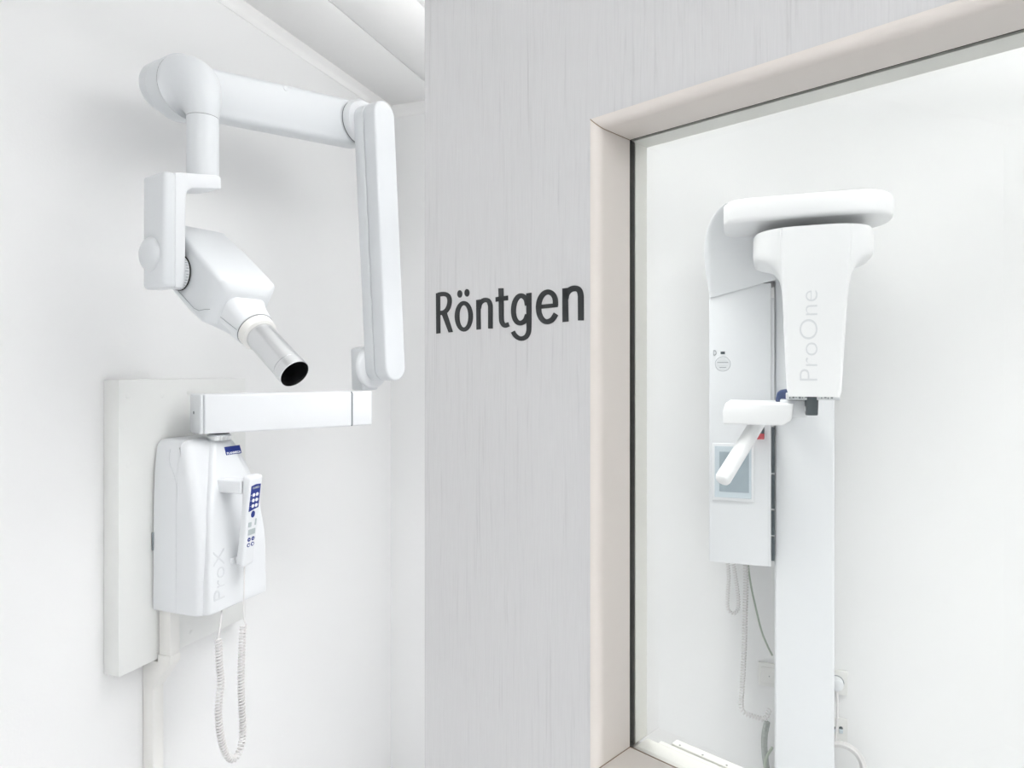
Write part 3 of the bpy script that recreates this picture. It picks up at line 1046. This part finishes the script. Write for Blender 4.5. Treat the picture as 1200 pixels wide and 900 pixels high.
# ------------------------------------------------------------------ panoramic x-ray unit on the back wall
pano = thing('panoramic_xray_unit', (0.09, 2.1, 0.0), 'white floor-standing panoramic x-ray machine seen through the window', 'x-ray machine')
YC = 1.987                                    # front of the column
cx0, cx1 = ony(908, 700, YC).x, ony(978, 700, YC).x
obj('column', box(cx0, cx1, YC, 2.13, 0.0, 1.90, 0.006, 3), 'plastic2', pano)
obj('base_plate', box(cx0 - 0.05, cx1 + 0.05, YC - 0.25, 2.13, 0.0, 0.03, 0.006, 2), 'plastic2', pano)
YK = 1.965                                    # front of the carriage
kx0, kx1 = ony(831, 600, YK).x, ony(903.6, 600, YK).x
kz0 = ony(831, 658, YK).z
car = obj('carriage', box(kx0, kx1, YK, 2.13, kz0, 1.74, 0.003, 2), 'plastic2', pano)
obj('carriage_edge_strip', box(kx1 - 0.0075, kx1 - 0.0065, YK - 0.0004, YK + 0.01, kz0 + 0.002, 1.38), 'emboss', car, smooth=None)
for a_, b_ in ((501, 554), (557, 596), (599, 627), (630, 657)):
    za, zb = ony(906, a_, YK + 0.004).z, ony(906, b_, YK + 0.004).z
    obj('rail_slot', box(kx1 + 0.0006, kx1 + 0.0088, YK + 0.001, YK + 0.02, zb, za), 'dark', pano, smooth=None)
obj('gap_filler', box(kx1 + 0.0003, kx1 + 0.0085, YK + 0.006, YK + 0.03, ony(906, 499, YK).z, 1.70), 'emboss', pano, smooth=None)  # pale filler added so the gap does not go deep dark
# shoulder that swings forward over the carriage
rings = []
for py, a_, yf, yb, r_ in ((349, 832, YK - 0.004, 2.13, 0.004), (335, 829.5, YK - 0.010, 2.13, 0.010), (320, 827, YK - 0.020, 2.13, 0.016), (300, 825.3, YK - 0.036, 2.128, 0.022),
                           (285, 825.5, YK - 0.055, 2.12, 0.026), (270, 828, YK - 0.085, 2.105, 0.030), (258, 833, YK - 0.125, 2.085, 0.032), (248, 839.5, YK - 0.165, 2.06, 0.032), (241, 847, YK - 0.185, 2.03, 0.030), (237.5, 856, YK - 0.185, 1.99, 0.026)):
    xa = ony(a_, py, yf + r_).x
    xb = kx1 + 0.012
    z = ony(a_, py, yf + r_).z
    sh = 0.042 * max(0.0, (py - 290) / 59.0)
    rings.append([(p_[0], p_[1], z + sh * (p_[0] - xa) / (xb - xa)) for p_ in rrect((xa + xb) / 2, (yf + yb) / 2, (xb - xa) / 2, (yb - yf) / 2, r_, 6)])
obj('shoulder', loft(rings), 'plastic2', pano, smooth=60)
# top arm: flat pill-shaped beam parallel to the back wall
YT = 1.700
tx0, tx1 = ony(848, 250, YT).x, ony(1053, 240, YT + 0.05).x
tz0, tz1 = ony(900, 256.5, YT).z, ony(900, 228, YT).z
out = []
for i in range(13):
    a = -PI / 2 + PI * i / 12
    out.append((tx1 - 0.085 + 0.085 * math.cos(a), YT + 0.125 + 0.115 * math.sin(a) * (1.0 if a < 0 else 1.0)))
out += [(tx0 + 0.03, YT + 0.24), (tx0 - 0.01, YT + 0.19), (tx0 - 0.004, YT + 0.06), (tx0 + 0.012, YT + 0.022), (tx0 + 0.05, YT + 0.008)]
obj('top_arm', prism(out, tz0, tz1, 0.012, 4, ang=25), 'shell_lit', pano, smooth=50)
# rotating unit below the top arm: hub that narrows into the hanging sensor head
YS = 1.655                                    # front face of the hanging head
hz1 = ony(950, 264, YS).z
hz0 = ony(950, 464, YS).z
prof_x = [(264, 885, 1026), (267, 882, 1029), (290, 881.5, 1029.5), (296, 883, 1028), (300, 889, 1021), (304, 898, 1012), (310, 907, 1005), (320, 914, 998.5), (334, 917, 995), (350, 918, 993), (400, 920, 989.5), (440, 922, 987), (458, 923, 986), (464, 925, 984)]
rings = []
for py, a_, b_ in prof_x:
    yy = YS + 0.012
    xa, xb = ony(a_, py, yy + 0.02).x, ony(b_, py, yy + 0.02).x
    z = ony(950, py, yy).z
    wide = (xb - xa)
    dep = 0.06 + max(0, (wide - 0.13)) * 0.75
    rings.append([(p_[0], p_[1], z) for p_ in rrect((xa + xb) / 2, yy + dep, (xb - xa) / 2, dep, 0.012 + max(0, wide - 0.125) * 0.62, 8)])
obj('sensor_head', loft(rings), 'shell_lit', pano, smooth=50)
ring_f = []
for py, a_, b_ in ((265, 915, 1000), (275, 914.5, 999.5), (330, 917, 995), (400, 920, 989), (455, 923, 986), (465, 924.5, 984.5)):
    xa, xb = ony(a_, py, YS).x, ony(b_, py, YS).x
    z = ony(950, py, YS).z
    ring_f.append([(p_[0], p_[1], z) for p_ in rrect((xa + xb) / 2, YS + 0.018, (xb - xa) / 2, 0.018, 0.007, 5)])
face = obj('sensor_head_cover', loft(ring_f), 'shell_lit', pano, smooth=50)
t0, t1 = ony(936, 446, YS).z, ony(936, 341, YS).z
xa, xb = ony(937, 400, YS).x, ony(958, 400, YS).x
obj('model_lettering', word_bm('ProOne', frame((xb, YS - 0.0002, t0), (0, 0, 1), (-1, 0, 0), (0, -1, 0)), 0, t1 - t0, 0, xb - xa, -0.014, 0.0005), 'emboss', face, smooth=None)
obj('hub_gap', lathe([(0.118, 0), (0.118, 0.006)], 48, Matrix.Translation(((tx0 + tx1) / 2 + 0.012, YS + 0.14, hz1 - 0.001))), 'seam', pano)
# scale strip, dark laser post and blue temple pad under the head
s0, s1 = ony(921.5, 463, YS + 0.03), ony(984, 469, YS + 0.03)
strip = obj('scale_strip', box(s0.x, s1.x, YS + 0.02, YS + 0.09, s1.z, s0.z + 0.004, 0.001, 1), 'plastic', pano)
for i in range(14):
    xx = s0.x + 0.006 + i * 0.0066
    if 5 < i < 10:
        continue
    obj('scale_mark', box(xx, xx + 0.0022 + 0.0022 * (i % 2), YS + 0.0194, YS + 0.0201, s1.z + 0.0025 + 0.001 * (i % 3), s1.z + 0.0065 + 0.0012 * (i % 2)), 'print', strip, smooth=None)
pc = ony(951.5, 464, YS + 0.016)
pe = ony(951.5, 487.5, YS + 0.016)
obj('dark_post', lathe([(0.0122, pe.z + 0.001), (0.0132, pe.z + 0.003), (0.0140, pe.z + 0.02), (0.0145, pc.z)], 28, Matrix.Translation((pc.x, YS + 0.030, 0))), 'dark', pano)
bl = [ony(a_, b_, 1.78) for a_, b_ in ((908.5, 471), (911, 461), (914, 457.5), (924, 456), (924, 471))]
obj('temple_pad', prism([(v.x, v.z) for v in bl], 0, 0.06, 0.004, 3, frame((0, 1.84, 0), (1, 0, 0), (0, 0, 1), (0, -1, 0))), 'blue2', pano)
# patient support table and handle
YP = 1.68
a0, a1 = ony(848, 472, YP), ony(924, 499, YP)
pl = [(a0.x + 0.004, a0.z), (a0.x - 0.0025, a0.z - 0.022), (a0.x - 0.001, a1.z), (a1.x - 0.012, a1.z), (a1.x + 0.006, a1.z + 0.012), (a1.x + 0.012, a0.z)]
sup = obj('support_table', prism(pl, 0, 0.20, 0.004, 3, frame((0, YP + 0.20, 0), (1, 0, 0), (0, 0, 1), (0, -1, 0))), 'shell_lit', pano)
b0, b1 = ony(920, 471, YP + 0.03), ony(946, 487, YP + 0.03)
obj('support_arm', box(b0.x - 0.01, b1.x, YP + 0.03, YC + 0.01, b1.z - 0.004, b0.z + 0.004, 0.003, 2), 'plastic2', pano)
hk = ony(946.5, 480, YP + 0.0)
obj('support_clip', box(hk.x - 0.006, hk.x + 0.003, YP - 0.001, YP + 0.04, hk.z - 0.004, hk.z + 0.008, 0.002, 2), 'plastic2', pano)
g0, g1 = ony(887, 497, YP + 0.07), ony(847.5, 561, YP - 0.02)
hd = obj('handle', tube([g0 + (g0 - g1) * 0.05, g0, g0.lerp(g1, 0.5), g1, g1 + (g1 - g0).normalized() * 0.007, g1 + (g1 - g0).normalized() * 0.011], [0.0175, 0.0175, 0.0180, 0.0185, 0.0155, 0.008], 28), 'shell_lit', pano, smooth=60)
for a_, b_, m_ in ((500.5, 508, 'dark'), (508, 515, 'red')):
    za, zb = ony(892, a_, 1.93).z, ony(892, b_, 1.93).z
    xa, xb = ony(885.5, 508, 1.93).x, ony(895.8, 508, 1.93).x
    obj('emergency_button', box(xa + (0.003 if m_ == 'dark' else 0), xb, 1.925, 1.966, zb, za, 0.003, 2), m_, pano)
# control screen on the carriage
c0, c1 = ony(834.5, 587, YK), ony(884, 520.5, YK)
scr = obj('screen_housing', box(c0.x, c1.x, YK - 0.006, YK + 0.001, c0.z + 0.004, c1.z, 0.003, 2), 'plastic2', pano)
c0, c1 = ony(837.5, 584, YK - 0.006), ony(880.5, 524, YK - 0.006)
obj('bezel', box(c0.x, c1.x, YK - 0.0068, YK - 0.005, c0.z + 0.004, c1.z, 0.0006, 1), 'bezel', scr, smooth=None)
c0, c1 = ony(843, 576.5, YK - 0.006), ony(879, 530.5, YK - 0.006)
obj('screen', box(c0.x, c1.x - 0.003, YK - 0.0074, YK - 0.006, c0.z + 0.002, c1.z, 0.0003, 1), 'screen', scr, smooth=None)
# round type label and two small marks
c = ony(847, 426.5, YK)
MLB = frame((c.x, YK, c.z), (1, 0, 0), (0, 0, 1), (0, -1, 0))
lb = obj('type_label', lathe([(0.0205, -0.001), (0.0205, 0.0004)], 36, MLB), 'print', pano)
obj('label_disc', lathe([(0.0196, 0.0004), (0.0196, 0.0006)], 36, MLB), 'plastic2', lb)
for i, (yy, hw_) in enumerate(((0.0135, 0.006), (0.0095, 0.011), (0.0045, 0.0145), (0.0022, 0.016), (-0.0045, 0.013), (-0.0095, 0.009), (-0.0135, 0.005))):
    obj('print_line', box(-hw_, hw_, yy - 0.0008, yy + 0.0008, 0.0006, 0.0009, mx=MLB), 'print' if i in (2, 5) else 'emboss', lb, smooth=None)
c0, c1 = ony(844.5, 415, YK), ony(849.5, 412, YK)
obj('label_mark', box(c0.x, c1.x, YK - 0.0008, YK + 0.001, c0.z, c1.z), 'dark', pano, smooth=None)
c0, c1 = ony(836, 416.5, YK), ony(839.5, 410.5, YK)
obj('label_mark', letter_bm(*text_islands('D')[0], frame((0, YK - 0.0002, 0), (1, 0, 0), (0, 0, 1), (0, -1, 0)), c0.x, c1.x, c0.z, c1.z, 0.0006), 'print', pano, smooth=None)

# ------------------------------------------------------------------ cables and sockets on the back wall
YW = YB - 0.03


def cable(name, px, y, rad, m, label, cat, group=None, sub=8, n=8):
    pts = smooth_path([ony(a_, b_, y) for a_, b_ in px], sub)
    return tag(obj(name, tube(pts, rad, n), m, None, smooth=60), label, cat, group)


pts = smooth_path([ony(a_, b_, YW - 0.07) for a_, b_ in ((853, 660), (854, 680), (852.5, 700), (853, 713), (857, 718), (862, 718), (865.5, 710), (864, 690), (859.5, 660))], 10)
tag(obj('coiled_cord', tube(coil_path(pts, 0.0042, 0.0075, 10), 0.0016, 6), 'cord', None, smooth=60), 'short looped coiled cord hanging under the carriage at its left', 'cord')
pts = smooth_path([ony(a_, b_, YW - 0.062) for a_, b_ in ((874, 658), (874, 690), (873, 720), (872, 760), (870, 800), (868.5, 826), (872, 835), (884, 840), (896, 842), (902, 832))], 10)
tag(obj('coiled_cord', tube(coil_path(pts, 0.0060, 0.0085, 12), 0.0021, 6), 'cord', None, smooth=60), 'long coiled white cord running down from the carriage to the column', 'cord')
cable('cable', [(876, 655), (879, 680), (884, 705), (892, 738), (899, 756), (905, 768)], YW - 0.03, 0.0028, 'green_cable', 'thin grey-green cable curving from the carriage behind the column', 'cable')
cable('cable_sleeve', [(899, 846), (896, 862), (896, 880), (899, 905), (902, 930)], YW - 0.02, 0.009, 'grey_cable', 'mottled grey cable sleeve low beside the column', 'cable')
cable('cable', [(905, 876), (900, 884), (897, 893), (897, 915)], YW - 0.05, 0.004, 'green_cable', 'short dark grey cable crossing the mottled sleeve', 'cable')


def socket(px0, px1, py0, py1, label, group, holes=False, ring=False):
    a_, b_ = ony(px0, py1, YB - 0.01), ony(px1, py0, YB - 0.01)
    t_ = thing('wall_socket', ((a_.x + b_.x) / 2, YB, a_.z), label, 'socket', group)
    pf = obj('cover_plate', box(a_.x, b_.x, YB - 0.0105, YB - 0.0004, a_.z, b_.z, 0.002, 2), 'socket', t_)
    cxm, czm = (a_.x + b_.x) / 2, (a_.z + b_.z) / 2
    MSK = frame((cxm, YB - 0.0105, czm), (1, 0, 0), (0, 0, 1), (0, -1, 0))
    return t_, pf, MSK


t_, pf, MSK = socket(888.5, 914, 779.5, 803, 'white cover plate on the wall just left of the column', 'sockets on the back wall')
obj('inner_plate', box(-0.024, 0.024, -0.024, 0.024, -0.001, 0.0025, 0.001, 1, MSK), 'socket', t_)
p = ony(901.5, 792.5, YB - 0.012)
obj('screw', lathe([(0.0016, 0), (0.0016, 0.001)], 10, frame((p.x, YB - 0.0129, p.z), (1, 0, 0), (0, 0, 1), (0, -1, 0))), 'print', t_)
t_, pf, MSK = socket(966.5, 993.2, 787.5, 811.5, 'white wall socket with a plug beside the column, upper of two', 'sockets on the back wall')
obj('socket_ring', lathe([(0.0215, 0), (0.0215, 0.0012), (0.020, 0.0012), (0.020, 0.0004)], 36, MSK), 'print', t_)
pg = thing('power_plug', MSK @ Vector((0, 0, 0)), 'white power plug and lead in the upper socket', 'plug')
obj('plug_body', lathe([(0.0195, 0.001), (0.0195, 0.016), (0.016, 0.024), (0.008, 0.028)], 32, MSK), 'plastic2', pg)
pp = smooth_path([MSK @ Vector((0.0, -0.004, 0.02)), MSK @ Vector((0.001, -0.03, 0.02)), ony(981.5, 830, YB - 0.04), ony(980.5, 850, YB - 0.05), ony(978, 872, YB - 0.05)], 8)
obj('lead', tube(pp, [0.0055 - 0.0025 * min(1, i / 12) for i in range(len(pp))], 10), 'cord', pg, smooth=60)
t_, pf, MSK = socket(966.5, 993.2, 843.5, 866.5, 'white twin-hole wall socket beside the column, lower of two', 'sockets on the back wall')
for px in (977.5, 985.5):
    p = ony(px, 855, YB - 0.011)
    obj('socket_hole', lathe([(0.0052, 0), (0.0052, 0.0006)], 20, frame((p.x, YB - 0.0106, p.z + 0.004), (1, 0, 0), (0, 0, 1), (0, -1, 0))), 'dark', t_)
    obj('jack', box(-0.005, 0.005, -0.010, 0.001, -0.001, 0.004, 0.001, 1, frame((p.x, YB - 0.0106, p.z), (1, 0, 0), (0, 0, 1), (0, -1, 0))), 'bezel', t_)
# ring of spare cable
hose = thing('cable_coil', ony(984, 930, YW - 0.02), 'loop of white spare cable hanging low beside the column', 'cable')
for rr, dy in ((0.064, 0.0), (0.054, 0.012), (0.058, 0.024)):
    c = ony(985, 896, YW - 0.02 - dy)
    pts = [Vector((c.x + rr * math.cos(a), c.y, c.z + rr * math.sin(a))) for a in [2 * PI * i / 48 for i in range(49)]]
    obj('turn', tube(pts, 0.0045, 10), 'cord', hose, smooth=60)
